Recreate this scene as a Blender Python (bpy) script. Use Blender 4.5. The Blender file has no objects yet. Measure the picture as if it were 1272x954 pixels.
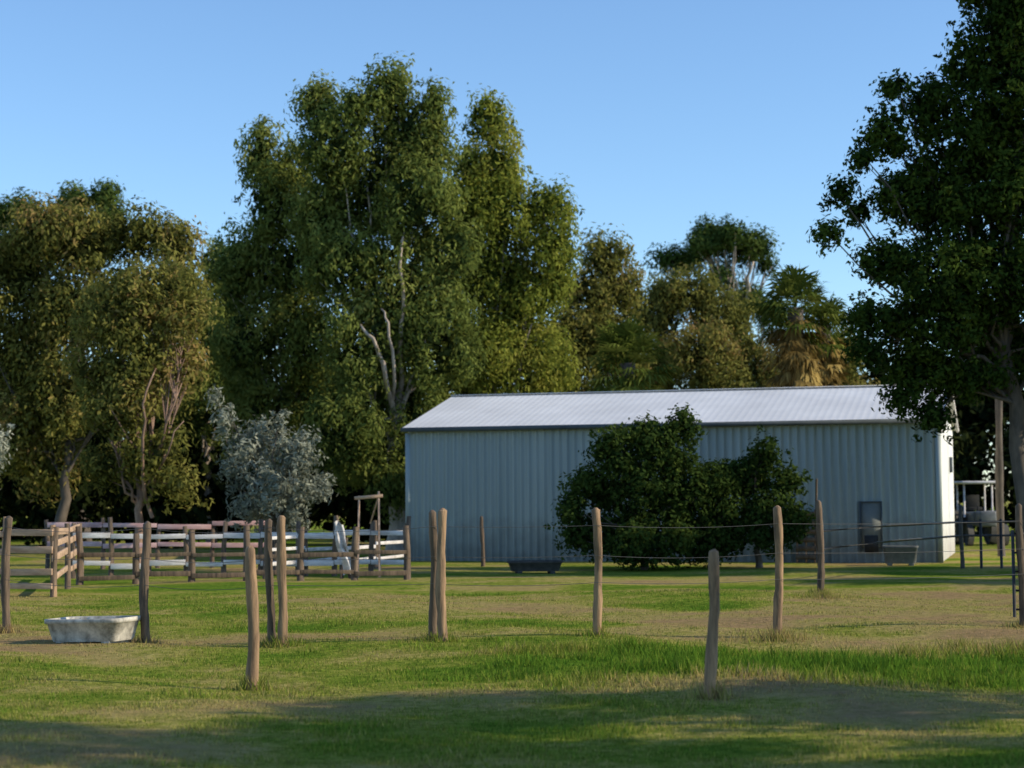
import bpy, math, random
import numpy as np
from mathutils import Vector, Matrix
random.seed(7); rng=np.random.default_rng(11)
sc=bpy.context.scene
FP=2200.0; CH=1.75
def X(px,D): return (px-636)/FP*D
def Z(py,D): return CH+(620-py)/FP*D

# ---------------- materials ----------------
def newmat(name):
    m=bpy.data.materials.new(name); m.use_nodes=True
    nt=m.node_tree; nt.nodes.clear()
    out=nt.nodes.new('ShaderNodeOutputMaterial'); return m,nt,out
def N(nt,t,**kw):
    n=nt.nodes.new(t)
    for k,v in kw.items(): setattr(n,k,v)
    return n
def ramp(nt,fac,stops):
    r=nt.nodes.new('ShaderNodeValToRGB'); e=r.color_ramp.elements
    while len(e)<len(stops): e.new(0.5)
    for i,(p,c) in enumerate(stops):
        e[i].position=p; e[i].color=(c[0],c[1],c[2],1)
    nt.links.new(fac,r.inputs[0]); return r.outputs[0]
def leafmat(name,cols,transl=0.3):
    m,nt,out=newmat(name)
    a=N(nt,'ShaderNodeAttribute',attribute_name='tint')
    n=len(cols)
    c=ramp(nt,a.outputs['Fac'],[(i/(n-1),cols[i]) for i in range(n)])
    p=N(nt,'ShaderNodeBsdfDiffuse'); nt.links.new(c,p.inputs[0])
    t=N(nt,'ShaderNodeBsdfTranslucent'); mx=N(nt,'ShaderNodeMixShader'); mx.inputs[0].default_value=transl
    nt.links.new(c,t.inputs[0])
    nt.links.new(p.outputs[0],mx.inputs[1]); nt.links.new(t.outputs[0],mx.inputs[2])
    nt.links.new(mx.outputs[0],out.inputs[0]); return m
def surf(name,c1,c2,scale=5,stretch=(1,1,1),rough=0.8,metal=0.0,bump=0.2,detail=5):
    m,nt,out=newmat(name)
    tc=N(nt,'ShaderNodeNewGeometry'); mp=N(nt,'ShaderNodeMapping'); mp.inputs['Scale'].default_value=stretch
    nt.links.new(tc.outputs['Position'],mp.inputs[0])
    n=N(nt,'ShaderNodeTexNoise'); n.inputs['Scale'].default_value=scale; n.inputs['Detail'].default_value=detail; n.inputs['Roughness'].default_value=0.65
    nt.links.new(mp.outputs[0],n.inputs[0])
    c=ramp(nt,n.outputs[0],[(0.3,c1),(0.7,c2)])
    p=N(nt,'ShaderNodeBsdfPrincipled'); p.inputs['Roughness'].default_value=rough; p.inputs['Metallic'].default_value=metal
    nt.links.new(c,p.inputs['Base Color'])
    if bump:
        b=N(nt,'ShaderNodeBump'); b.inputs['Strength'].default_value=bump; b.inputs['Distance'].default_value=0.02
        nt.links.new(n.outputs[0],b.inputs['Height']); nt.links.new(b.outputs[0],p.inputs['Normal'])
    nt.links.new(p.outputs[0],out.inputs[0]); return m

M_euc=leafmat('leaf_euc',[(0.03,0.046,0.015),(0.13,0.165,0.038),(0.215,0.25,0.06),(0.30,0.30,0.085)],0.38)
M_euc2=leafmat('leaf_euc_yellow',[(0.04,0.06,0.014),(0.17,0.205,0.034),(0.27,0.29,0.05),(0.35,0.33,0.075)],0.4)
M_olive=leafmat('leaf_olive',[(0.04,0.045,0.014),(0.155,0.16,0.038),(0.24,0.225,0.058),(0.33,0.22,0.085)],0.36)
M_dark=leafmat('leaf_dark',[(0.015,0.028,0.008),(0.04,0.068,0.016),(0.08,0.115,0.024)],0.28)
M_back_shaded=leafmat('leaf_back_shaded',[(0.008,0.013,0.006),(0.022,0.030,0.010),(0.045,0.055,0.016)],0.15)  # near-black leaves: darkness under and between the trees is put into the colour
M_pine=leafmat('leaf_pine',[(0.02,0.036,0.011),(0.065,0.10,0.024),(0.12,0.155,0.038)],0.2)
M_right=leafmat('leaf_right',[(0.014,0.028,0.008),(0.042,0.072,0.014),(0.085,0.12,0.02)],0.3)
M_silver=leafmat('leaf_silver',[(0.13,0.145,0.11),(0.27,0.285,0.22),(0.44,0.45,0.36)],0.25)
M_palm=leafmat('leaf_palm',[(0.04,0.06,0.012),(0.10,0.135,0.025),(0.19,0.215,0.045)],0.25)
M_palmdead=leafmat('leaf_palm_dead',[(0.10,0.07,0.025),(0.24,0.165,0.055),(0.42,0.30,0.10)],0.2)
M_bark=surf('bark_pale',(0.2,0.155,0.12),(0.55,0.46,0.38),2.5,(1,1,0.35))
M_barkd=surf('bark_dark',(0.04,0.032,0.025),(0.14,0.11,0.085),6,(1,1,0.3))
M_barkr=surf('bark_reddish',(0.12,0.07,0.05),(0.34,0.22,0.16),4,(1,1,0.3))
M_post=surf('weathered_timber',(0.07,0.045,0.028),(0.42,0.26,0.14),14,(1,1,0.12),0.85,0,0.9)
M_postd=surf('dark_timber',(0.035,0.025,0.018),(0.20,0.135,0.085),14,(1,1,0.12),0.85,0,0.9)
M_rail=surf('timber_rail',(0.26,0.16,0.10),(0.58,0.40,0.27),6,(0.3,1,2),0.85)
M_white=surf('white_paint',(0.36,0.33,0.31),(0.84,0.80,0.79),3.5,(0.5,1,2),0.6,0,0.1)
M_pink=surf('faded_pink_paint',(0.40,0.22,0.22),(0.70,0.48,0.47),3,(0.5,1,2),0.6,0,0.1)
M_wire=surf('wire',(0.08,0.075,0.07),(0.16,0.15,0.14),3,rough=0.5,metal=0.3,bump=0)
M_steel=surf('dark_steel',(0.02,0.02,0.022),(0.06,0.055,0.05),5,rough=0.5,metal=0.3,bump=0)
M_conc=surf('trough_concrete',(0.16,0.145,0.12),(0.7,0.65,0.56),7,rough=0.9)
M_concd=surf('trough_dark',(0.025,0.025,0.025),(0.07,0.065,0.06),7,rough=0.9)
M_concg=surf('trough_grey',(0.08,0.085,0.085),(0.16,0.16,0.15),7,rough=0.9)
def sheetmat(name,c1,c2,dirt,rough=0.5):
    m,nt,out=newmat(name); g=N(nt,'ShaderNodeNewGeometry')
    mp=N(nt,'ShaderNodeMapping'); mp.inputs['Scale'].default_value=(3.0,3.0,0.12); nt.links.new(g.outputs['Position'],mp.inputs[0])
    n=N(nt,'ShaderNodeTexNoise'); n.inputs['Scale'].default_value=1.2; n.inputs['Detail'].default_value=5; nt.links.new(mp.outputs[0],n.inputs[0])
    c=ramp(nt,n.outputs[0],[(0.35,c1),(0.65,c2)])
    s=N(nt,'ShaderNodeSeparateXYZ'); nt.links.new(g.outputs['Position'],s.inputs[0])
    n3=N(nt,'ShaderNodeTexNoise'); n3.inputs['Scale'].default_value=2.0; n3.inputs['Detail'].default_value=6; nt.links.new(g.outputs['Position'],n3.inputs[0])
    ad=N(nt,'ShaderNodeMath',operation='MULTIPLY_ADD'); ad.inputs[1].default_value=-1.6; nt.links.new(n3.outputs[0],ad.inputs[0]); nt.links.new(s.outputs[2],ad.inputs[2])
    mr=N(nt,'ShaderNodeMapRange'); mr.inputs['From Min'].default_value=-0.6; mr.inputs['From Max'].default_value=0.5; mr.inputs['To Min'].default_value=0.55; mr.inputs['To Max'].default_value=0; nt.links.new(ad.outputs[0],mr.inputs[0])
    mx=N(nt,'ShaderNodeMix',data_type='RGBA'); nt.links.new(mr.outputs[0],mx.inputs[0]); nt.links.new(c,mx.inputs[6]); mx.inputs[7].default_value=(*dirt,1)
    p=N(nt,'ShaderNodeBsdfPrincipled'); p.inputs['Roughness'].default_value=rough; nt.links.new(mx.outputs[2],p.inputs['Base Color'])
    nt.links.new(p.outputs[0],out.inputs[0]); return m
M_wall_shaded=sheetmat('wall_sheet_shaded',(0.26,0.32,0.335),(0.325,0.385,0.395),(0.10,0.09,0.075))  # same pale sheeting as the end wall, with its shade put into the colour
M_wallend_sunlit=sheetmat('end_sheet_sunlit',(0.72,0.72,0.70),(0.84,0.84,0.82),(0.3,0.24,0.18))  # sunlit copy of the wall sheeting, sun brightness put into the colour
M_roof=surf('roof_sheet',(0.58,0.58,0.59),(0.74,0.74,0.75),0.5,(1,1,1),0.65,0.0,0.0)
M_gut=surf('gutter',(0.04,0.055,0.07),(0.08,0.10,0.12),2,bump=0)
M_door=surf('door_panel',(0.15,0.17,0.17),(0.22,0.23,0.22),2,bump=0)
M_blk=surf('painted_dark_opening',(0.01,0.01,0.012),(0.03,0.03,0.03),4,bump=0)
M_mach=surf('machine_grey',(0.10,0.10,0.10),(0.2,0.2,0.19),3,rough=0.4)
M_rub=surf('rubber',(0.015,0.015,0.015),(0.035,0.033,0.03),6)
M_water=surf('water',(0.02,0.03,0.03),(0.03,0.04,0.04),3,rough=0.05,bump=0)

# ---------------- mesh helpers ----------------
def npmesh(name,v,f,mat,tint=None,smooth=False,attr='tint'):
    v=np.asarray(v,dtype=np.float32); f=np.asarray(f,dtype=np.int32)
    me=bpy.data.meshes.new(name); k=f.shape[1]
    me.vertices.add(len(v)); me.vertices.foreach_set('co',v.ravel())
    me.loops.add(f.size); me.loops.foreach_set('vertex_index',f.ravel())
    me.polygons.add(len(f)); me.polygons.foreach_set('loop_start',np.arange(0,f.size,k,dtype=np.int32))
    me.update(calc_edges=True)
    if smooth: me.polygons.foreach_set('use_smooth',np.ones(len(f),dtype=bool))
    if tint is not None:
        d=tint if isinstance(tint,dict) else {attr:tint}
        for kk,vv in d.items():
            a=me.attributes.new(kk,'FLOAT','POINT'); a.data.foreach_set('value',np.asarray(vv,dtype=np.float32))
    me.materials.append(mat)
    ob=bpy.data.objects.new(name,me); sc.collection.objects.link(ob); return ob
def empty(name,loc):
    e=bpy.data.objects.new(name,None); e.location=loc; e.empty_display_size=0.3; sc.collection.objects.link(e); return e
def parent(ch,e):
    ch.parent=e; ch.matrix_parent_inverse=Matrix.Translation(-Vector(e.location))
class Geo:
    def __init__(s): s.v=[]; s.f=[]
    def tube(s,pts,rad,seg=8,jit=0.0,cap=True):
        b=len(s.v); P=[Vector(p) for p in pts]; n=len(P)
        for i,p in enumerate(P):
            d=(P[min(i+1,n-1)]-P[max(i-1,0)]).normalized()
            a=d.cross(Vector((0,1,0.01))) if abs(d.y)<0.9 else d.cross(Vector((1,0,0)))
            a.normalize(); c=d.cross(a)
            for j in range(seg):
                t=2*math.pi*j/seg; r=rad[i]*(1+random.uniform(-jit,jit))
                q=p+a*math.cos(t)*r+c*math.sin(t)*r; s.v.append(tuple(q))
        for i in range(n-1):
            for j in range(seg):
                k=(j+1)%seg
                s.f.append((b+i*seg+j,b+i*seg+k,b+(i+1)*seg+k,b+(i+1)*seg+j))
        if cap:
            for i,q in ((0,P[0]),(n-1,P[-1])):
                s.v.append(tuple(q)); ci=len(s.v)-1
                for j in range(0,seg,2):
                    k=b+i*seg; s.f.append((ci,k+j,k+(j+1)%seg,k+(j+2)%seg))
    def box(s,c,sz,ang=0,tilt=0):
        b=len(s.v); R=Matrix.Rotation(ang,3,'Z')@Matrix.Rotation(tilt,3,'Y')
        for x in(-.5,.5):
            for y in(-.5,.5):
                for z in(-.5,.5):
                    s.v.append(tuple(Vector(c)+R@Vector((x*sz[0],y*sz[1],z*sz[2]))))
        for q in((0,1,3,2),(4,6,7,5),(0,4,5,1),(2,3,7,6),(0,2,6,4),(1,5,7,3)): s.f.append(tuple(b+i for i in q))
    def obj(s,name,mat,par=None,smooth=False,bevel=0):
        o=npmesh(name,s.v,s.f,mat,smooth=smooth)
        if bevel:
            m=o.modifiers.new('b','BEVEL'); m.width=bevel; m.segments=2
        if par: parent(o,par)
        return o

def unit(n):
    u=rng.normal(size=(n,3)); return u/np.linalg.norm(u,axis=1,keepdims=True)
def quads(p,nrm,ax,ll,lw):
    T=len(p)
    nrm=nrm/np.linalg.norm(nrm,axis=1,keepdims=True)
    ax=ax-nrm*np.sum(ax*nrm,axis=1,keepdims=True); ax/=np.linalg.norm(ax,axis=1,keepdims=True)+1e-6
    sd=np.cross(nrm,ax)
    L=ll*rng.uniform(0.6,1.3,T)[:,None]; W=lw*rng.uniform(0.7,1.3,T)[:,None]
    v=np.empty((T,4,3)); v[:,0]=p-ax*L/2; v[:,1]=p+sd*W/2-ax*L*0.08; v[:,2]=p+ax*L/2; v[:,3]=p-sd*W/2-ax*L*0.08
    return v.reshape(-1,3)
def leaves(clc,clr,cltint,ll,lw,cov,droop,zs=1.15):
    n=np.maximum(8,(cov*math.pi*clr**2/(0.5*ll*lw)).astype(int))
    idx=np.repeat(np.arange(len(clc)),n); T=len(idx)
    u=unit(T); r=clr[idx]*(rng.random(T)**0.45)*(1+rng.normal(size=T)*0.10)
    p=clc[idx]+u*r[:,None]*np.array([1,1,zs])
    nrm=u*1.0+unit(T)*0.6; nrm[:,2]+=0.15
    ax=unit(T)*(1-droop)+np.array([0,0,-1.0])*droop+u*0.2
    v=quads(p,nrm,ax,ll,lw)
    t=np.clip(cltint[idx]+rng.normal(size=T)*0.12,0,1)
    return v,np.arange(T*4).reshape(T,4),np.repeat(t,4)
def make_clumps(lobes,cr,k,shell=0.55):
    C=[];R=[];TT=[]
    for (c,rad) in lobes:
        c=np.array(c); rad=np.array(rad); a=4*math.pi*((rad[0]*rad[1]+rad[0]*rad[2]+rad[1]*rad[2])/3)
        n=max(3,int(k*a/(math.pi*cr*cr)))
        u=unit(n); s=rng.uniform(shell,1.0,n)**0.7
        rr=np.maximum(rad-cr*0.5,rad*0.35)
        p=c+u*s[:,None]*rr
        lt=rng.normal(0.5,0.22)
        C.append(p); R.append(cr*rng.uniform(0.5,1.35,n)); TT.append(np.clip(lt*0.4+rng.normal(0.5,0.22,n)*0.6+0.08*u[:,2],0.02,0.98))
    return np.concatenate(C),np.concatenate(R),np.concatenate(TT)
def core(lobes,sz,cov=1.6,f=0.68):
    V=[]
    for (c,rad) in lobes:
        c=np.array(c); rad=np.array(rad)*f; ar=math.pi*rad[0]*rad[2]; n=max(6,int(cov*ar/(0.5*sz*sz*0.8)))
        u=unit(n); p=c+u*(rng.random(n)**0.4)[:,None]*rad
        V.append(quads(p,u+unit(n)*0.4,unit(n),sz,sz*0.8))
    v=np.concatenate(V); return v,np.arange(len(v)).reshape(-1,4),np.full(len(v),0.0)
def join(*parts):
    V=[];F=[];T=[];o=0
    for v,f,t in parts: V.append(v);F.append(f+o);T.append(t);o+=len(v)
    return np.concatenate(V),np.concatenate(F),np.concatenate(T)
def lobes_px(L,D):
    out=[]
    for l in L:
        px,py,rx,ry=l[:4]; d=D+(l[4] if len(l)>4 else random.uniform(-1,1)*rx/FP*D*0.6)
        rX=rx/FP*d; rZ=ry/FP*d
        out.append(((X(px,d),d,Z(py,d)),(rX,max(rX,rZ*0.7),rZ)))
    return out
def tree(name,bx,D,lobes,mat,bark,cr=0.7,k=1.5,ll=0.26,lw=0.09,cov=1.2,droop=0.5,tr=0.25,twigs=60,fork=0.35,stray=0.0,zs=1.15,shell=0.55,corecov=1.5,limb=0.45,front=()):
    base=(X(bx,D),D,0.0); e=empty(name,base)
    LB=lobes_px(lobes,D)
    C,R,T=make_clumps(LB,cr,k,shell)
    g=Geo()
    keep=np.ones(len(C),bool)
    for F in front:
        dd=D-F[0]; P=[Vector((X(a,dd),dd+0.25*math.sin(i*2),Z(b,dd))) for i,(a,b) in enumerate(F[2])]
        P[0].y=D-0.1; n=len(P); Q=[]
        for i in range(n-1):
            for s in (0,.33,.66): Q.append(P[i].lerp(P[i+1],s)+Vector((random.uniform(-.07,.07),random.uniform(-.1,.1),0)))
        Q.append(P[-1]+Vector((0,.5,0))); g.tube(Q,[F[1]*(1-.7*i/len(Q)) for i in range(len(Q))],8,.06)
        for q in Q[2:-2]:
            q=np.array(q); dist=np.hypot(C[:,0]-q[0],C[:,2]-q[2])
            keep&=~((dist<0.30)&(C[:,1]<q[1]+0.3)&(rng.random(len(C))<0.5))
    C=C[keep];R=R[keep];T=T[keep]
    parts=[leaves(C,R,T,ll,lw,cov,droop,zs)]
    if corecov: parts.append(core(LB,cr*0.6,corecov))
    if stray>0:
        m=int(len(C)*stray); ii=rng.integers(0,len(C),m)
        parts.append(leaves(C[ii]+unit(m)*R[ii][:,None]*1.25,R[ii]*0.33,T[ii],ll,lw,cov*0.8,droop,zs))
    v,f,t=join(*parts)
    parent(npmesh('foliage',v,f,mat,t),e)
    b=Vector(base); top=max(l[0][2] for l in LB)
    cen=Vector((sum(l[0][0] for l in LB)/len(LB),sum(l[0][1] for l in LB)/len(LB),top*fork))
    cen.x=b.x*0.6+cen.x*0.4
    n=6; pts=[];rd=[]
    for i in range(n+1):
        s=i/n; p=b.lerp(Vector((cen.x,D,cen.z)),s)
        if 0<i<n: p+=Vector((random.uniform(-1,1),random.uniform(-1,1),0))*tr*0.5
        if i==0: p.z-=0.15
        pts.append(p); rd.append(tr*(1.3 if i==0 else 1-0.3*s))
    g.tube(pts,rd,10,0.06)
    ends=[]
    for (c,rad) in LB:
        c=Vector(c); st=pts[random.randint(4,n)] if c.z>cen.z*0.7 else pts[random.randint(3,5)]
        pp=[];rr=[];m=7
        r0=tr*random.uniform(0.75,1.1)*limb
        mid=st.lerp(c,0.5)+Vector((random.uniform(-.6,.6),random.uniform(-.6,.6),-0.12*(c-st).length if c.z>st.z else 0.1))
        for i in range(m+1):
            s=i/m; q=st*(1-s)**2+mid*2*s*(1-s)+c*s*s
            if 0<i<m: q+=Vector((random.uniform(-1,1),random.uniform(-1,1),random.uniform(-1,1)))*0.12
            pp.append(q); rr.append(r0*(1-0.78*s))
        g.tube(pp,rr,7,0.05); ends.append(pp)
    for i in range(twigs):
        j=random.randrange(len(C)); c=Vector(C[j]); best=min(ends,key=lambda P:(P[-1]-c).length)
        st=best[random.randint(3,6)]
        md=st.lerp(c,0.5)+Vector((random.uniform(-.2,.2),random.uniform(-.2,.2),random.uniform(0,.25)))
        g.tube([st,md,c],[tr*0.14,tr*0.09,tr*0.03],5)
    g.obj('trunk_and_branches',bark,e,smooth=True)
    return e

# ---------------- ground ----------------
def gh(x,y):
    x=np.asarray(x,float); y=np.asarray(y,float)
    w=np.exp(-((y-22)/20)**2)
    return w*(0.035*np.sin(x*0.9+y*0.35)+0.03*np.sin(x*0.37-y*0.8+1)+0.02*np.sin(x*2.1+y*1.7))
_G=np.random.default_rng(5).random((256,256))
def vnoise(x,y):
    xi=np.floor(x).astype(int); yi=np.floor(y).astype(int); fx=x-xi; fy=y-yi
    fx=fx*fx*(3-2*fx); fy=fy*fy*(3-2*fy)
    g=lambda a,b:_G[a%256,b%256]
    return (g(xi,yi)*(1-fx)+g(xi+1,yi)*fx)*(1-fy)+(g(xi,yi+1)*(1-fx)+g(xi+1,yi+1)*fx)*fy
def dry(x,y):
    x=np.asarray(x,float); y=np.asarray(y,float)
    v=0; a=0.5; f=0.42
    for o in range(6): v=v+a*vnoise(x*f*0.75+17*o+40,y*f*1.15+9*o+60); a*=0.68; f*=2.1
    v=0.50+(v/1.4-0.5)*1.9
    for cx,cy,r,s in [(4.4,18.0,3.6,-.36),(0.8,19.6,2.2,-.22),(-4,31,6,-.14),(8,33,5,-.05),(2.5,26,4.0,.26),(6,27.5,3,.14),(-5.5,21.2,2.0,.38),(-3.6,18.4,2.4,.18),(-2,13.4,3,.26),(2.5,12.4,2.6,.14),(2.3,16.2,0.8,.25),(-1.5,21.7,1.0,.2),(-2.2,16.2,2.0,.18),(3.2,14.6,2,.1)]:
        v=v+s*np.exp(-(((x-cx)**2+(y-cy)**2)/(r*r*0.6)))
    return v
gx=np.concatenate([np.linspace(-700,-45,12)[:-1],np.linspace(-40,-16,30)[:-1],np.linspace(-16,16,161),np.linspace(16,40,30)[1:],np.linspace(45,700,12)[1:]])
gy=np.concatenate([np.linspace(-300,-2,8),np.linspace(0,8,9),np.linspace(8.2,50,210),np.linspace(50.5,72,40),np.linspace(75,1200,14)])
GX,GY=np.meshgrid(gx,gy); GV=np.stack([GX,GY,gh(GX,GY)],-1).reshape(-1,3)
nx,ny=len(gx),len(gy); I=np.arange(nx*ny).reshape(ny,nx)
GF=np.stack([I[:-1,:-1],I[:-1,1:],I[1:,1:],I[1:,:-1]],-1).reshape(-1,4)
DSTOPS=[(0.08,(0.12,0.22,0.024)),(0.30,(0.20,0.27,0.036)),(0.48,(0.30,0.31,0.062)),(0.68,(0.42,0.35,0.12)),(1.0,(0.38,0.26,0.13))]
m,nt,out=newmat('ground_grass'); g=N(nt,'ShaderNodeNewGeometry'); pos=g.outputs['Position']
n2=N(nt,'ShaderNodeTexNoise'); n2.inputs['Scale'].default_value=7; n2.inputs['Detail'].default_value=6; n2.inputs['Roughness'].default_value=0.75; nt.links.new(pos,n2.inputs[0])
a=N(nt,'ShaderNodeAttribute',attribute_name='dry')
ad=N(nt,'ShaderNodeMath',operation='MULTIPLY_ADD'); ad.inputs[1].default_value=0.9; nt.links.new(n2.outputs[0],ad.inputs[0]); nt.links.new(a.outputs['Fac'],ad.inputs[2])
sb=N(nt,'ShaderNodeMath',operation='SUBTRACT'); sb.inputs[1].default_value=0.45; nt.links.new(ad.outputs[0],sb.inputs[0])
c=ramp(nt,sb.outputs[0],DSTOPS)
mr=N(nt,'ShaderNodeMapRange'); mr.inputs['From Min'].default_value=0.3; mr.inputs['From Max'].default_value=0.7; mr.inputs['To Min'].default_value=0.5; mr.inputs['To Max'].default_value=1.1; nt.links.new(n2.outputs[0],mr.inputs[0])
mu=N(nt,'ShaderNodeVectorMath',operation='SCALE'); nt.links.new(c,mu.inputs[0]); nt.links.new(mr.outputs[0],mu.inputs['Scale'])
p=N(nt,'ShaderNodeBsdfDiffuse')
bp=N(nt,'ShaderNodeBump'); bp.inputs['Strength'].default_value=1.0; bp.inputs['Distance'].default_value=0.08; nt.links.new(n2.outputs[0],bp.inputs['Height']); nt.links.new(bp.outputs[0],p.inputs['Normal'])
nt.links.new(mu.outputs[0],p.inputs[0]); nt.links.new(p.outputs[0],out.inputs[0])
npmesh('ground',GV,GF,m,{'dry':np.clip(dry(GX,GY),0,1).ravel()},smooth=True)
m2,nt,out=newmat('grass_blades')
a0=N(nt,'ShaderNodeAttribute',attribute_name='dry'); c=ramp(nt,a0.outputs['Fac'],DSTOPS)
a=N(nt,'ShaderNodeAttribute',attribute_name='tint')
mu=N(nt,'ShaderNodeVectorMath',operation='SCALE'); nt.links.new(c,mu.inputs[0]); nt.links.new(a.outputs['Fac'],mu.inputs['Scale'])
d=N(nt,'ShaderNodeBsdfDiffuse'); t=N(nt,'ShaderNodeBsdfTranslucent'); mx=N(nt,'ShaderNodeMixShader'); mx.inputs[0].default_value=0.4
nt.links.new(mu.outputs[0],d.inputs[0]); nt.links.new(mu.outputs[0],t.inputs[0]); nt.links.new(d.outputs[0],mx.inputs[1]); nt.links.new(t.outputs[0],mx.inputs[2]); nt.links.new(mx.outputs[0],out.inputs[0])
def blades(name,bx,by,h,w):
    n=len(bx); z=gh(bx,by); az=rng.uniform(0,2*np.pi,n); ln=rng.uniform(0.1,0.8,n)*h; la=rng.uniform(0,2*np.pi,n)
    v=np.empty((n,3,3)); dx=np.cos(az)*w/2; dy=np.sin(az)*w/2
    v[:,0]=np.stack([bx-dx,by-dy,z-0.01],-1); v[:,1]=np.stack([bx+dx,by+dy,z-0.01],-1)
    v[:,2]=np.stack([bx+np.cos(la)*ln,by+np.sin(la)*ln,z+h],-1)
    return npmesh(name,v.reshape(-1,3),np.arange(n*3).reshape(n,3),m2,{'tint':np.repeat(rng.uniform(.55,1.2,n),3),'dry':np.repeat(np.clip(dry(bx,by)+rng.normal(0,.13,n),0,1),3)})
n=250000; yy=9.5+(rng.random(n)**1.35)*24; xx=rng.uniform(-1,1,n)*(yy*0.33+1.0)
dd=dry(xx,yy)
hf=vnoise(xx*1.7+90,yy*2.3+30)*0.6+vnoise(xx*4.1+9,yy*5.3+3)*0.55
bank=np.exp(-(((yy-(17.8+0.15*xx))/2.2)**4))*(1/(1+np.exp(-(xx-0.3)*2)))
hh=(0.010+0.042*np.clip(hf,0,1.1)**2)*rng.uniform(0.4,1.5,n)*np.clip(1.4-dd,0.4,1.2)+bank*np.clip(hf*1.5-.3,0.0,1.2)*0.12*rng.uniform(0.2,1.4,n)
keep=rng.random(n)<np.clip(1.5-dd*1.1,0.3,1)
blades('grass',xx[keep],yy[keep],hh[keep],(0.011+0.0003*yy+bank*0.004)[keep])

# ---------------- posts / wire fence ----------------
tufts=[]
def post(name,px,py_base,py_top,r=0.06,mat=M_post,lean=0.0,D=None,tuft=True):
    D=D or CH*FP/(py_base-620); x=X(px,D); h=Z(py_top,D); n=14
    z0=float(gh(x,D)); g=Geo(); pts=[];rd=[]
    wob=random.uniform(0,6)
    for i in range(n+1):
        s=i/n; pts.append((x+lean*s+0.018*math.sin(s*5+wob)+random.uniform(-.004,.004),D+0.012*math.cos(s*4+wob),z0-0.15+(h-z0+0.15)*s)); rd.append(r*(1.08-0.14*s+0.08*math.sin(s*11+wob)+random.uniform(-.04,.04)))
    pts.append((pts[-1][0]+random.uniform(-.015,.015),D,h+0.02)); rd.append(r*0.55)
    g.tube(pts,rd,12,0.08); o=g.obj(name,mat,smooth=False)
    if tuft: tufts.append((x,D))
    return (x,D,h)
PW=[post('fence_post',10,782,640,0.055,M_postd,0.0),post('fence_post',181,795,648,0.055,M_postd,0.01),
    post('fence_post',349,798,641,0.055,M_post,0.02),post('fence_post',336,797,645,0.048,M_postd,-0.01),
    post('fence_post',549,798,634,0.058,M_post,-0.02),post('fence_post',537,796,636,0.05,M_postd,0.0),
    post('fence_post',741,795,634,0.052,M_post,-0.02),post('fence_post',963,791,633,0.055,M_post,0.01),
    post('fence_post',1264,783,632,0.05,M_postd,0.0)]
post('fence_post',313,845,680,0.055,M_post,0.0); post('fence_post',879,870,687,0.048,M_post,0.03)
post('fence_post',1016,738,626,0.06,M_postd)
post('fence_post',598,702,642,0.05,M_postd,D=46,tuft=False); post('fence_post',1191,700,632,0.05,M_steel,D=43,tuft=False)
post('fence_post',1240,640,474,0.11,M_barkd,0.02,D=52,tuft=False)
g=Geo(); seq=[PW[0],PW[1],PW[3],PW[5],PW[6],PW[7],PW[8]]
pre=(seq[0][0]-3.5,seq[0][1]+0.6,1.5)
seq=[pre]+seq+[(seq[-1][0]+3.5,seq[-1][1],1.5)]
for zz in (1.42,1.05,0.72):
    for A,B in zip(seq[:-1],seq[1:]):
        sag=random.uniform(.01,.06)
        P=[(A[0]+(B[0]-A[0])*s,A[1]+(B[1]-A[1])*s-0.06,zz-sag*4*s*(1-s)) for s in np.linspace(0,1,9)]
        g.tube(P,[0.003]*9,4,cap=False)
g.obj('wire_strands',M_wire)
bx=[];by=[];bh=[]
for (x,D) in tufts+[(X(1020,31),31),(X(960,22),22.2),(X(1250,20.5),20.5),(X(700,20.5),20.5),(X(655,20.2),20.2),(X(780,20.6),20.6),(X(1120,20.3),20.3),(X(1190,20.8),20.8)]:
    pt=(x,D) in tufts
    k=200 if pt else 500; a=rng.uniform(0,6.28,k); r=np.abs(rng.normal(0,0.11 if pt else 0.45,k)); bx.append(x+np.cos(a)*r*1.3); by.append(D+np.sin(a)*r); bh.append(rng.uniform(0.06,0.2,k)*np.exp(-r*1.2)*(1 if not pt else random.uniform(.6,1.2)))
bx=np.concatenate(bx);by=np.concatenate(by);bh=np.concatenate(bh)
blades('grass_tufts',bx,by,bh,np.full(len(bx),0.016))

# ---------------- rail fences ----------------
def railfence(name,pts,rails,mat,pmat,ph,rsz=(0.04,0.12),pr=0.06):
    e=empty(name,(pts[0][0],pts[0][1],0)); g=Geo(); q=Geo()
    for A,B in zip(pts[:-1],pts[1:]):
        dx=B[0]-A[0]; dy=B[1]-A[1]; L=math.hypot(dx,dy); an=math.atan2(dy,dx)
        for z in rails:
            zz=z+random.uniform(-.05,.05)
            g.box(((A[0]+B[0])/2,(A[1]+B[1])/2-0.085,zz),(L*0.985,rsz[0],rsz[1]*random.uniform(.85,1.1)),an,random.uniform(-.022,.022))
    for A in pts:
        q.tube([(A[0],A[1],-0.1),(A[0]+random.uniform(-.02,.02),A[1],ph*0.5),(A[0]+random.uniform(-.05,.05),A[1],ph*random.uniform(.92,1.12))],[pr*1.1,pr,pr*0.9],8,0.05)
    g.obj('rails',mat,e,bevel=0.006); q.obj('posts',pmat,e)
def line(pxa,Da,pxb,Db,n):
    a=(X(pxa,Da),Da); b=(X(pxb,Db),Db); return [(a[0]+(b[0]-a[0])*i/n,a[1]+(b[1]-a[1])*i/n) for i in range(n+1)]
railfence('timber_rail_fence',line(-170,34,68,33,4),[0.2,0.5,0.88,1.15],M_rail,M_post,1.4)
railfence('timber_rail_fence',line(68,33,100,40,2),[0.35,0.68,0.98,1.22],M_rail,M_postd,1.35)
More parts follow.
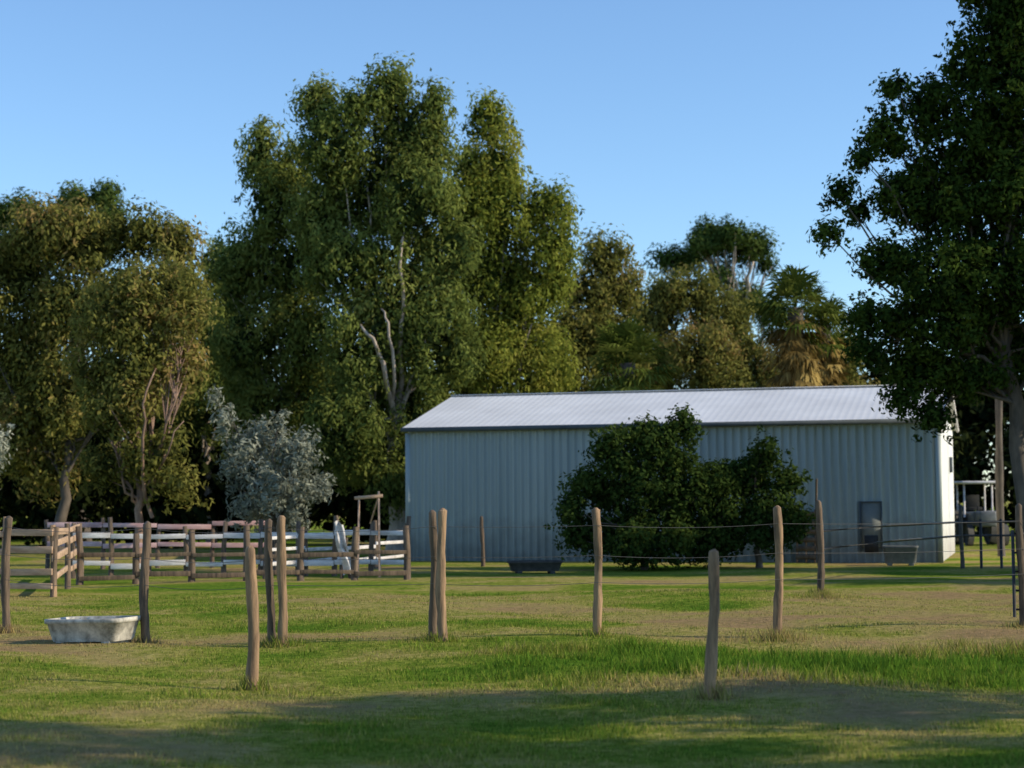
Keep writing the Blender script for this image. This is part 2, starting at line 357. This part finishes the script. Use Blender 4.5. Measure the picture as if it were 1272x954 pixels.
railfence('white_rail_fence',line(92,41,505,42,9),[0.30,0.95],M_white,M_postd,1.25,(0.04,0.12),0.06)
railfence('pink_rail_fence',line(60,46,330,47,4),[0.62,1.12],M_pink,M_postd,1.2,(0.04,0.12),0.06)
railfence('timber_rail_fence',line(100,38,505,39.5,6),[0.15,0.58],M_postd,M_postd,1.15,(0.04,0.10),0.075)
railfence('white_rail_fence',line(330,40,505,47,4),[0.3,0.62,0.92],M_white,M_postd,1.15,(0.04,0.08),0.06)
e=empty('pipe_rail_fence',(X(1016,32.6),32.6,0)); g=Geo()
pl=[(X(1016,32.6),32.6),(X(1100,38),38),(X(1191,43),43),(X(1240,43),43),(X(1330,43),43)]
for z in (1.13,0.8):
    g.tube([(x,y,z) for x,y in pl],[0.025]*5,8)
for x,y in pl[2:]+[(X(1215,43),43),(X(1285,43),43)]: g.tube([(x,y,-.1),(x,y,1.2)],[0.035,0.035],8)
g.obj('pipes',M_steel,e)
e=empty('pipe_gate',(X(1250,24),24,0)); g=Geo()
x0=X(1252,23.7); x1=x0+2.2
for z in(0.25,0.5,0.75,1.0,1.25): g.tube([(x0,23.6,z),(x1,24.2,z)],[0.014]*2,6)
for x,y in((x0,23.6),(x1,24.2)): g.tube([(x,y,.15),(x,y,1.3)],[0.022]*2,6)
g.obj('frame',M_steel,e)

# ---------------- shed ----------------
u=Vector((-0.96,0.28,0)).normalized(); w=Vector((0.28,0.96,0)).normalized()
c0=Vector((X(1165,47),47,0)); LEN=14.9; DEP=9.0; EH=3.82; RH=4.95
shed=empty('metal_shed',c0)
def ribwall(name,o,d,L,hfun,nrm,mat,pitch=0.22,dep=0.05):
    v=[];f=[]; n=int(L/pitch); cur=[]
    for i in range(n):
        for s,dd in((0,0),(0.55,0),(0.66,1),(0.88,1)): cur.append(((i+s)*L/n,dd))
    cur.append((L,0))
    for s,dd in cur:
        p=o+d*s+nrm*dd*dep
        v.append((p.x,p.y,-0.25)); v.append((p.x,p.y,hfun(s)))
    for i in range(len(cur)-1): f.append((2*i,2*i+2,2*i+3,2*i+1))
    ob=npmesh(name,v,f,mat); parent(ob,shed)
ribwall('front_wall',c0,u,LEN,lambda s:EH,-w,M_wall_shaded)
ribwall('back_wall',c0+w*DEP,u,LEN,lambda s:EH,w,M_wall_shaded)
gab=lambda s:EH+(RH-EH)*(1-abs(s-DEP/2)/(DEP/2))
ribwall('right_wall',c0,w,DEP,gab,-u,M_wallend_sunlit,0.2,0.012); ribwall('left_wall',c0+u*LEN,w,DEP,gab,u,M_wall_shaded)
def roof(name,a,bdir):
    v=[];f=[];n=int((LEN+.3)/0.2); cur=[]
    for i in range(n):
        for s,dd in((0,0),(0.5,0),(0.7,1),(0.88,1)): cur.append(((i+s)*(LEN+.3)/n,dd))
    cur.append((LEN+.3,0))
    ov=0.15; sl=(RH-EH)/(DEP/2)
    for s,dd in cur:
        p=a+u*(s-0.15); e1=p-bdir*ov; r1=p+bdir*(DEP/2)
        v.append((e1.x,e1.y,EH-ov*sl+0.03+dd*.003)); v.append((r1.x,r1.y,RH+0.03+dd*.003))
    for i in range(len(cur)-1): f.append((2*i,2*i+2,2*i+3,2*i+1))
    parent(npmesh(name,v,f,M_roof),shed)
roof('roof_front',c0,w); roof('roof_back',c0+w*DEP,-w)
an=math.atan2(u.y,u.x)
g=Geo(); m_=c0+u*(LEN/2)
q=m_-w*0.21; g.box((q.x,q.y,EH-0.06),(LEN+.3,0.11,0.12),an); g.obj('gutter',M_gut,shed)  # gutter; its dark colour also draws the shadow line of the eave
g=Geo(); q=m_+w*(DEP/2); g.box((q.x,q.y,RH+0.055),(LEN+.3,0.28,0.02),an); g.obj('ridge_cap',M_roof,shed)
g=Geo()
for o in (c0,c0+u*LEN):
    q=o-w*0.045; g.box((q.x,q.y,EH/2-0.2),(0.14,0.06,EH+0.1),an)
g.obj('corner_flashing',M_wall_shaded,shed)
g=Geo()
for sgn in (0,1):
    A=c0-u*0.16+(w*(-0.15) if sgn==0 else w*(DEP+0.15)); B=c0-u*0.16+w*DEP/2
    g.tube([(A.x,A.y,EH-0.03),(B.x,B.y,RH+0.03)],[0.05,0.05],4)
g.obj('barge_boards',M_white,shed)
def onwall(px):
    t=(px-636)/FP; return (c0.x-t*c0.y)/(0.96+t*0.28)
g=Geo(); s=onwall(1080); q=c0+u*s-w*0.06; g.box((q.x,q.y,1.0),(0.5,0.05,1.2),an); g.obj('door',M_door,shed)
g=Geo(); q=c0+u*s-w*0.095; g.box((q.x,q.y,0.5),(0.36,0.03,0.45),an); g.obj('door_dark_panel',M_blk,shed)  # solid near-black panel that paints an unlit opening onto the door
g=Geo()
for dx in(-.28,.28):
    q=c0+u*(s+dx)-w*0.07; g.box((q.x,q.y,0.95),(0.03,0.09,1.3),an)
q=c0+u*s-w*0.07; g.box((q.x,q.y,1.62),(0.6,0.09,0.03),an); g.obj('door_trim',M_gut,shed)
g=Geo(); q=c0+w*6.5-u*0.05; g.box((q.x,q.y,2.7),(0.06,0.7,0.45),an); g.obj('end_window',M_gut,shed)
e=empty('timber_pallet',(X(1000,47.5),47.5,0)); g=Geo(); s=onwall(1000)
for i in range(6):
    q=c0+u*s-w*(0.30-0.03*i); g.box((q.x,q.y,0.15+0.23*i),(0.55,0.03,0.13),an)
for dx in(-.24,0,.24):
    q0=c0+u*(s+dx)-w*0.26; q1=c0+u*(s+dx)-w*0.09; g.tube([(q0.x,q0.y,0),(q1.x,q1.y,1.42)],[.035,.035],4)
g.obj('slats',M_postd,e)
post('timber_pole',1013,720,598,0.03,M_postd,D=45.5,tuft=False)

def trough(name,cx,cy,L,W,H,ang,mat,tilt=0.0,inside=M_water):
    e=empty(name,(cx,cy,0)); R=Matrix.Rotation(ang,3,'Z')@Matrix.Rotation(tilt,3,'Y'); v=[];f=[]; n=20
    def ring(l,ww,z,pw=5):
        b=len(v)
        for i in range(n):
            t=2*math.pi*i/n+0.157; c=math.cos(t); s=math.sin(t)
            x=l/2*math.copysign(abs(c)**(2/pw),c); y=ww/2*math.copysign(abs(s)**(2/pw),s)
            v.append(tuple(Vector((cx,cy,0))+R@Vector((x,y,z))))
        return b
    rs=[ring(L*.84,W*.76,0.05,7),ring(L*.86,W*.8,0.08,7),ring(L*.95,W*.92,H-.06,7),ring(L*1.0,W*1.0,H-.05,7),ring(L*1.0,W*1.0,H,7),ring(L*.93,W*.87,H),ring(L*.90,W*.84,H*.75),ring(L*.8,W*.66,0.12)]
    for a,b in zip(rs[:-1],rs[1:]):
        for i in range(n):
            k=(i+1)%n; f.append((a+i,a+k,b+k,b+i))
    parent(npmesh('basin',v,f,mat),e)
    g=Geo()
    g.v=[v[rs[6]+i] for i in range(n)]+[tuple(sum((Vector(v[rs[6]+i]) for i in range(n)),Vector())/n)]
    for i in range(0,n,2): g.f.append((n,i,i+1,(i+2)%n))
    g.obj('water_surface',inside,e)
    g=Geo()
    for sx in(-.3,.3):
        p=Vector((cx,cy,0))+R@Vector((sx*L,0,0)); g.box(p,(0.12,W*.75,0.14),ang)
    g.obj('feet',mat,e,bevel=.01)
trough('concrete_trough',X(118,21.9),21.9,1.08,0.66,0.33,math.radians(-20),M_conc,-0.03)
trough('water_trough',X(663,42),42,1.3,0.6,0.30,math.radians(8),M_concd)
trough('water_trough',X(1115,45.5),45.5,0.9,0.55,0.50,math.radians(-10),M_concg)
e=empty('timber_gate_frame',(X(457,41),41,0)); g=Geo()
xa,xb=X(444,41),X(471,41)
g.tube([(xa,41,-.1),(xa+.03,41,1.85)],[.03,.025],7); g.tube([(xb,41,-.1),(xb-.02,41,1.95)],[.03,.025],7)
g.box(((xa+xb)/2,41,1.82),(0.66,.05,.08),0,-.08); g.tube([(xb,41.03,1.9),(xb-.22,41.03,1.2)],[.02,.02],6)
g.obj('frame',M_rail,e)
# pale tarp slung over leaning rails
e=empty('tarp_covered_rail',(X(428,40.5),40.5,0)); bx0=X(430,40.5); v=[];f=[]
for i in range(13):
    s=i/12
    for j in range(10):
        t=j/9; wd=.17-.07*s
        v.append((bx0+.10-.30*s+.03*math.sin(s*8)+(t-.5)*2*wd,40.42+.05*math.sin(t*9+s*4)+.02*math.sin(s*17),.04+1.2*s+.05*math.sin(t*5)))
for i in range(12):
    for j in range(9): f.append((i*10+j,i*10+j+1,(i+1)*10+j+1,(i+1)*10+j))
parent(npmesh('tarp',v,f,M_white,smooth=True),e)
g=Geo(); g.tube([(bx0+.10,40.52,-.1),(bx0-.24,40.52,1.4)],[.04,.04],8); g.tube([(bx0-.12,40.5,-.1),(bx0+.0,40.5,.9)],[.04,.035],8); g.obj('post',M_postd,e)

tx,ty=X(1212,64),64; e=empty('tractor',(tx,ty,0))
g=Geo(); g.box((tx,ty,0.95),(0.75,1.5,0.5)); g.box((tx,ty-1.0,0.95),(0.6,0.9,0.55)); g.obj('body',M_mach,e,bevel=.06)
g=Geo()
for sx in(-.62,.62):
    g.tube([(tx+sx-.16,ty+.5,.62),(tx+sx+.16,ty+.5,.62)],[.62,.62],20); g.tube([(tx+sx-.1,ty-1.1,.38),(tx+sx+.1,ty-1.1,.38)],[.38,.38],18)
g.obj('wheels',M_rub,e)
g=Geo()
for sx in(-.5,.5):
    for sy in(-.1,.9): g.tube([(tx+sx,ty+sy,1.0),(tx+sx,ty+sy,2.2)],[.035,.035],6)
g.obj('canopy_posts',M_white,e); g=Geo(); g.box((tx,ty+.4,2.25),(1.3,1.5,.1)); g.obj('canopy',M_white,e,bevel=.04)
g=Geo(); g.box((tx,ty+.5,1.3),(.5,.45,.12)); g.box((tx,ty+.75,1.55),(.5,.1,.5)); g.tube([(tx,ty-.1,1.2),(tx,ty+.1,1.5)],[.02,.02],6); g.obj('seat_and_wheel',M_rub,e,bevel=.03)

# ---------------- trees ----------------
E=dict(cr=0.55,ll=0.21,lw=0.08,cov=1.0,droop=0.5,k=1.45,zs=1.3,stray=0.9,limb=.26,corecov=2.6,twigs=15)
tree('eucalyptus_tree',345,63,[(320,185,26,45),(335,250,40,60),(366,215,28,50),(300,330,42,60),(355,330,58,70),(310,430,55,70),(375,420,55,70),(330,520,60,60),(390,500,45,60),(400,290,40,60),(430,560,50,50)],M_euc,M_bark,tr=.24,**E)
tree('eucalyptus_tree',490,60,[(395,128,36,40),(415,175,46,55),(448,130,34,34),(485,110,38,38),(500,165,50,60),(540,130,18,42),(535,190,30,50),(455,235,65,65),(520,250,58,75),(430,330,60,65),(500,350,70,75),(455,430,65,70),(540,420,65,75),(430,530,65,65),(510,520,65,65),(395,270,36,60),(560,320,45,60),(480,600,45,40)],M_euc,M_bark,tr=.30,
  front=[(1.9,.10,[(484,520),(476,450),(464,420),(446,400)]),(1.5,.09,[(492,500),(500,400),(498,330),(502,280)]),(1.9,.07,[(484,520),(486,450),(484,400),(472,380)])],**E)
tree('eucalyptus_tree',610,63,[(608,146,34,40),(622,200,36,50),(585,215,30,45),(580,265,45,55),(630,265,50,60),(678,255,34,30),(692,310,32,60),(600,340,60,65),(655,370,60,65),(600,440,65,60),(665,450,60,60),(570,500,60,60),(640,530,60,50)],M_euc2,M_bark,tr=.28,**E)
tree('eucalyptus_tree',745,69,[(755,322,40,30),(735,370,45,55),(782,365,26,40),(720,430,55,60),(770,440,45,50),(700,500,60,50),(770,520,60,50)],M_olive,M_bark,tr=.25,**E)
tree('eucalyptus_tree',172,49,[(195,355,62,42),(140,385,58,48),(225,400,42,45),(175,440,60,40),(115,455,42,35),(235,455,30,35),(140,520,42,36),(195,560,46,36),(130,570,34,30),(215,600,30,22),(165,490,46,28)],M_olive,M_barkr,cr=0.46,ll=0.18,lw=0.07,cov=0.95,droop=0.45,tr=.13,k=1.2,stray=1.2,zs=1.15,fork=.3,twigs=110,corecov=.8,limb=.4,
  front=[(1.1,.055,[(176,640),(172,560),(180,500),(190,450)]),(1.1,.035,[(172,570),(150,530),(135,495)]),(1.1,.035,[(176,600),(205,560),(225,520)])])
tree('eucalyptus_tree',75,58,[(50,285,55,42),(100,295,50,50),(170,285,50,32),(215,300,34,35),(20,340,55,55),(90,380,65,60),(30,440,60,60),(80,490,65,60),(160,380,55,60),(225,350,35,50),(-30,380,45,80),(200,450,50,60),(20,530,50,50),(60,570,50,40)],M_olive,M_barkd,tr=.2,**E)
tree('eucalyptus_tree',262,70,[(270,330,32,38),(250,400,45,60),(285,420,45,60),(260,500,55,60),(200,500,50,60)],M_euc,M_bark,tr=.2,**E)
E2=dict(E); E2.update(ll=.3,lw=.13)
tree('background_tree',60,70,[(20,500,60,50),(90,520,60,50),(40,580,70,45),(130,590,60,40),(-40,540,60,60),(220,570,50,50)],M_back_shaded,M_barkd,tr=.2,**E2)
tree('pine_tree',105,78,[(110,240,38,16),(85,258,30,16),(135,262,30,14),(20,258,38,18),(-20,270,30,25),(100,300,50,30),(30,310,50,30)],M_pine,M_barkd,cr=.6,ll=.3,lw=.08,cov=1.2,droop=0.1,tr=.3,fork=.7)
tree('silver_leaf_tree',345,45,[(320,545,36,30),(368,560,34,34),(395,605,22,28),(298,585,28,36),(345,605,44,34),(280,525,18,24),(268,492,12,18),(365,640,28,20),(310,632,28,18),(345,522,16,14)],M_silver,M_barkd,cr=.30,ll=.17,lw=.05,cov=0.8,droop=0.1,tr=.09,k=.95,stray=2.2,fork=.35,corecov=.12,shell=.3,limb=.5)
tree('silver_leaf_tree',-25,46,[(-15,545,32,28),(-30,580,35,35)],M_silver,M_barkd,cr=.30,ll=.16,lw=.05,cov=0.85,droop=0.1,tr=.08,stray=1.4,corecov=.2)
tree('eucalyptus_tree',870,74,[(850,368,50,34),(895,395,50,38),(820,400,38,40),(870,440,60,40),(925,440,34,40),(815,470,45,40),(900,490,60,40),(960,470,50,40),(1050,440,28,45),(1050,500,50,40)],M_olive,M_barkd,tr=.25,**E)
tree('pine_tree',925,98,[(905,295,50,20),(935,312,34,20),(875,307,32,16),(850,325,32,12),(828,322,18,10),(955,332,18,16),(930,372,30,16),(895,345,30,10),(960,390,30,20)],M_pine,M_bark,cr=.7,ll=.3,lw=.10,cov=1.2,droop=0.1,tr=.32,fork=.75,twigs=90,corecov=1.0,
  front=[(1.2,.12,[(935,380),(932,345),(940,325)]),(1.2,.10,[(925,380),(918,350),(912,335)])])
tree('citrus_tree',800,44,[(735,612,34,32),(765,565,34,34),(800,540,22,22),(820,560,36,34),(848,535,24,26),(800,620,60,55),(850,610,42,50),(735,660,38,32),(805,675,65,32),(870,670,40,30),(708,630,18,18),(712,665,20,16),(882,600,26,30)],M_dark,M_barkd,cr=.34,ll=.13,lw=.07,cov=1.1,droop=0.2,tr=.10,k=1.35,stray=1.8,zs=1.0,fork=.3,limb=.35)
tree('citrus_tree',940,44.5,[(948,572,20,26),(935,600,26,34),(975,605,22,30),(905,605,32,34),(890,640,32,36),(950,650,46,38),(905,668,36,32),(985,650,22,28),(925,585,14,14)],M_dark,M_barkd,cr=.32,ll=.13,lw=.07,cov=1.1,droop=0.2,tr=.09,k=1.3,stray=1.8,zs=1.0,fork=.3,limb=.35)
tree('shade_tree',1285,40,[(1260,30,60,55),(1320,60,80,70),(1215,80,42,42),(1275,120,70,60),(1165,128,42,34),(1122,105,26,16),(1112,165,36,34),(1200,190,75,55),(1080,195,22,16),(1045,238,22,12),(1035,292,24,9),(1072,265,26,16),
  (1140,245,55,42),(1270,230,75,70),(1210,275,70,60),(1105,325,44,32),(1170,345,70,55),(1250,350,80,65),(1100,400,50,32),(1170,420,70,48),(1270,435,65,45),(1150,465,55,30),(1210,475,60,30),(1155,515,26,28),(1125,495,28,16),(1085,438,30,22),(1330,200,90,100),(1350,340,90,80),(1300,-40,100,80),(1350,450,70,50),(1245,-30,40,50)],
  M_right,M_barkd,cr=.36,ll=.15,lw=.07,cov=1.05,droop=0.35,tr=.22,k=1.3,stray=1.5,zs=0.95,fork=.42,twigs=100,limb=.3,corecov=2.0)
def worldtree(bx,by,L,cc=1.6,kk=1.2,**kw):
    f=lambda x,z,rx,rz,yy:(636+x/yy*FP,620-(z-CH)/yy*FP,rx/yy*FP,rz/yy*FP,yy-by)
    tree('shade_tree',636+bx/by*FP,by,[f(*q) for q in L],M_right,M_barkd,cr=.36,ll=.2,lw=.1,cov=1.2,tr=.2,twigs=20,fork=.5,corecov=cc,k=kk,**kw)
# trees beside the photographer (right), whose shade falls across the foreground
worldtree(13.2,13.0,[(10.6,5.2,1.5,.28,13.35),(12.8,5.9,1.6,.32,12.9),(14.5,6.6,1.4,.3,13.4),(12.6,7.4,1.5,.3,12.4),(14.2,8.2,1.2,.25,13.2),(11.2,6.7,1.2,.22,12.6),(16,6,1.3,.3,13.5),(10.0,4.4,1.1,.2,13.6)],0.9,.9)
worldtree(11.8,10.2,[(9.0,5.0,1.3,.3,10.6),(10.8,5.8,1.5,.35,10.1),(12.8,6.8,1.5,.35,10.3),(11,7.4,1.4,.35,9.9),(13,8.2,1.3,.3,10.5),(14.5,6,1.3,.35,10.2),(12.0,9.0,1.2,.3,10.3)],1.2,1.0)
# trees in the yard to the right of the shed
worldtree(22,34.5,[(20,4.0,2,1.2,34.5),(22.5,5.2,2.2,1.5,34),(24,6.5,2,1.3,35),(21,7,1.8,1.2,35),(19,5.2,1.6,1,34),(23,8.4,1.8,1,34.5),(26,5.4,2,1.3,34)])
worldtree(20,40.5,[(18,4.4,2,1.4,40.5),(20.5,5.6,2.2,1.6,40),(22,7,2,1.4,41),(19,7.4,1.8,1.2,41),(21,8.8,1.8,1.2,40),(23.5,5.8,2,1.5,40.5),(16.8,3.6,1.2,.9,41)])

LB=[]
for i in range(54):
    x=-70+i*2.6+random.uniform(-1,1); LB.append(((x,random.uniform(78,84),random.uniform(2,3.4)),(2.4,1.8,random.uniform(2.6,3.8))))
for i in range(30):
    x=random.uniform(-60,-5) if i%3 else random.uniform(16,60); LB.append(((x,86,random.uniform(5,7.5)),(3.4,2,random.uniform(2.6,3.8))))
for i in range(17):
    x=-22+i*1.5; LB.append(((x,random.uniform(66,71),random.uniform(1.4,3.2)),(1.7,1.2,random.uniform(1.6,2.4))))
C,R,T=make_clumps(LB,1.0,1.0); v,f,t=join(leaves(C,R,T*0.9,0.42,0.2,1.0,0.3),core(LB,.9,2.0,.85))
npmesh('distant_trees',v,f,M_back_shaded,t)

# ---------------- palms ----------------
def palm(name,px,D,cz,R0,nf,ndead,sk=1.6):
    b=(X(px,D),D,0); e=empty(name,b); cx,cy=b[0],b[1]
    def fans(n,elo,ehi,mat,nm,rl,dead=False):
        v=[];f=[];tt=[]
        for i in range(n):
            az=random.uniform(0,2*math.pi); el=math.radians(random.uniform(elo,ehi)); ti=random.random()
            d=Vector((math.cos(az)*math.cos(el),math.sin(az)*math.cos(el),math.sin(el)))
            st=Vector((cx,cy,cz-(random.uniform(0.1,sk) if dead else random.uniform(0,.5))))
            pl=rl*random.uniform(.35,.7); c=st+d*pl; sd=d.cross(Vector((0,0,1))).normalized()
            up=sd.cross(d)
            k=len(v); v+= [tuple(st+sd*.02),tuple(st-sd*.02),tuple(c-sd*.015),tuple(c+sd*.015)]; f.append((k,k+1,k+2,k+3)); tt+=[ti]*4
            for s in range(13):
                a=math.radians(-80+160*s/12)*(0.7 if dead else 1); L=rl*random.uniform(.38,.6)
                q=(d*math.cos(a)+sd*math.sin(a)).normalized()
                m_=c+q*L*.6+up*random.uniform(-.05,.07); tip=c+q*L+Vector((0,0,-L*random.uniform(.1,.45)))
                pw=q.cross(up).normalized()*0.045
                k=len(v); v+=[tuple(c),tuple(m_+pw),tuple(tip),tuple(m_-pw)]; f.append((k,k+1,k+2,k+3)); tt+=[min(1,max(0,ti+random.uniform(-.25,.25)))]*4
        parent(npmesh(nm,v,f,mat,tt),e)
    fans(nf,-40,85,M_palm,'fronds',R0)
    if ndead: fans(ndead,-75,-15,M_palmdead,'dead_frond_skirt',R0*.75,True)
    g=Geo(); g.tube([(cx,cy,-.1),(cx+.1,cy,cz*.5),(cx,cy,cz)],[.3,.22,.25],12,.08); g.obj('trunk',M_barkd,e,smooth=True)
palm('fan_palm',990,59,Z(384,59),1.65,70,95,2.6)
palm('fan_palm',780,60,Z(452,60),1.7,80,0)
palm('fan_palm',1025,62,Z(405,62),1.3,40,80,2.4)

# ---------------- camera, light, world ----------------
cd=bpy.data.cameras.new('camera'); cam=bpy.data.objects.new('camera',cd); sc.collection.objects.link(cam)
cd.sensor_width=36; cd.lens=FP/1272*36; cd.clip_end=3000; cd.clip_start=0.1
pitch=math.atan((620-477)/FP)
cam.matrix_world=Matrix.Translation((0,0,CH))@Matrix.Rotation(math.pi/2+pitch,4,'X')@Matrix.Rotation(math.radians(-0.35),4,'Z')
cd.dof.use_dof=True; cd.dof.focus_distance=23; cd.dof.aperture_fstop=1.8
sc.camera=cam
sdir=Vector((0.985,-0.16,0)).normalized(); el=math.radians(29)
sv=Vector((sdir.x*math.cos(el),sdir.y*math.cos(el),math.sin(el)))
sl=bpy.data.lights.new('sun','SUN'); sl.energy=5.0; sl.angle=math.radians(0.5); sl.color=(1,0.88,0.66)
so=bpy.data.objects.new('sun',sl); so.rotation_euler=sv.to_track_quat('Z','Y').to_euler(); so.location=(20,10,20); sc.collection.objects.link(so)
wd=bpy.data.worlds.new('World'); sc.world=wd; wd.use_nodes=True; nt=wd.node_tree; nt.nodes.clear()
sk=nt.nodes.new('ShaderNodeTexSky'); sk.sky_type='NISHITA'; sk.sun_disc=False; sk.sun_elevation=el; sk.sun_rotation=math.atan2(sdir.x,sdir.y)
sk.air_density=1.0; sk.dust_density=0.1; sk.ozone_density=2.5
tn=nt.nodes.new('ShaderNodeVectorMath'); tn.operation='MULTIPLY'; tn.inputs[1].default_value=(1.0,1.17,1.32)
bg=nt.nodes.new('ShaderNodeBackground'); bg.inputs[1].default_value=0.15; ow=nt.nodes.new('ShaderNodeOutputWorld')
nt.links.new(sk.outputs[0],tn.inputs[0]); nt.links.new(tn.outputs[0],bg.inputs[0]); nt.links.new(bg.outputs[0],ow.inputs[0])
sc.view_settings.view_transform='Standard'; sc.view_settings.look='None'; sc.view_settings.exposure=0
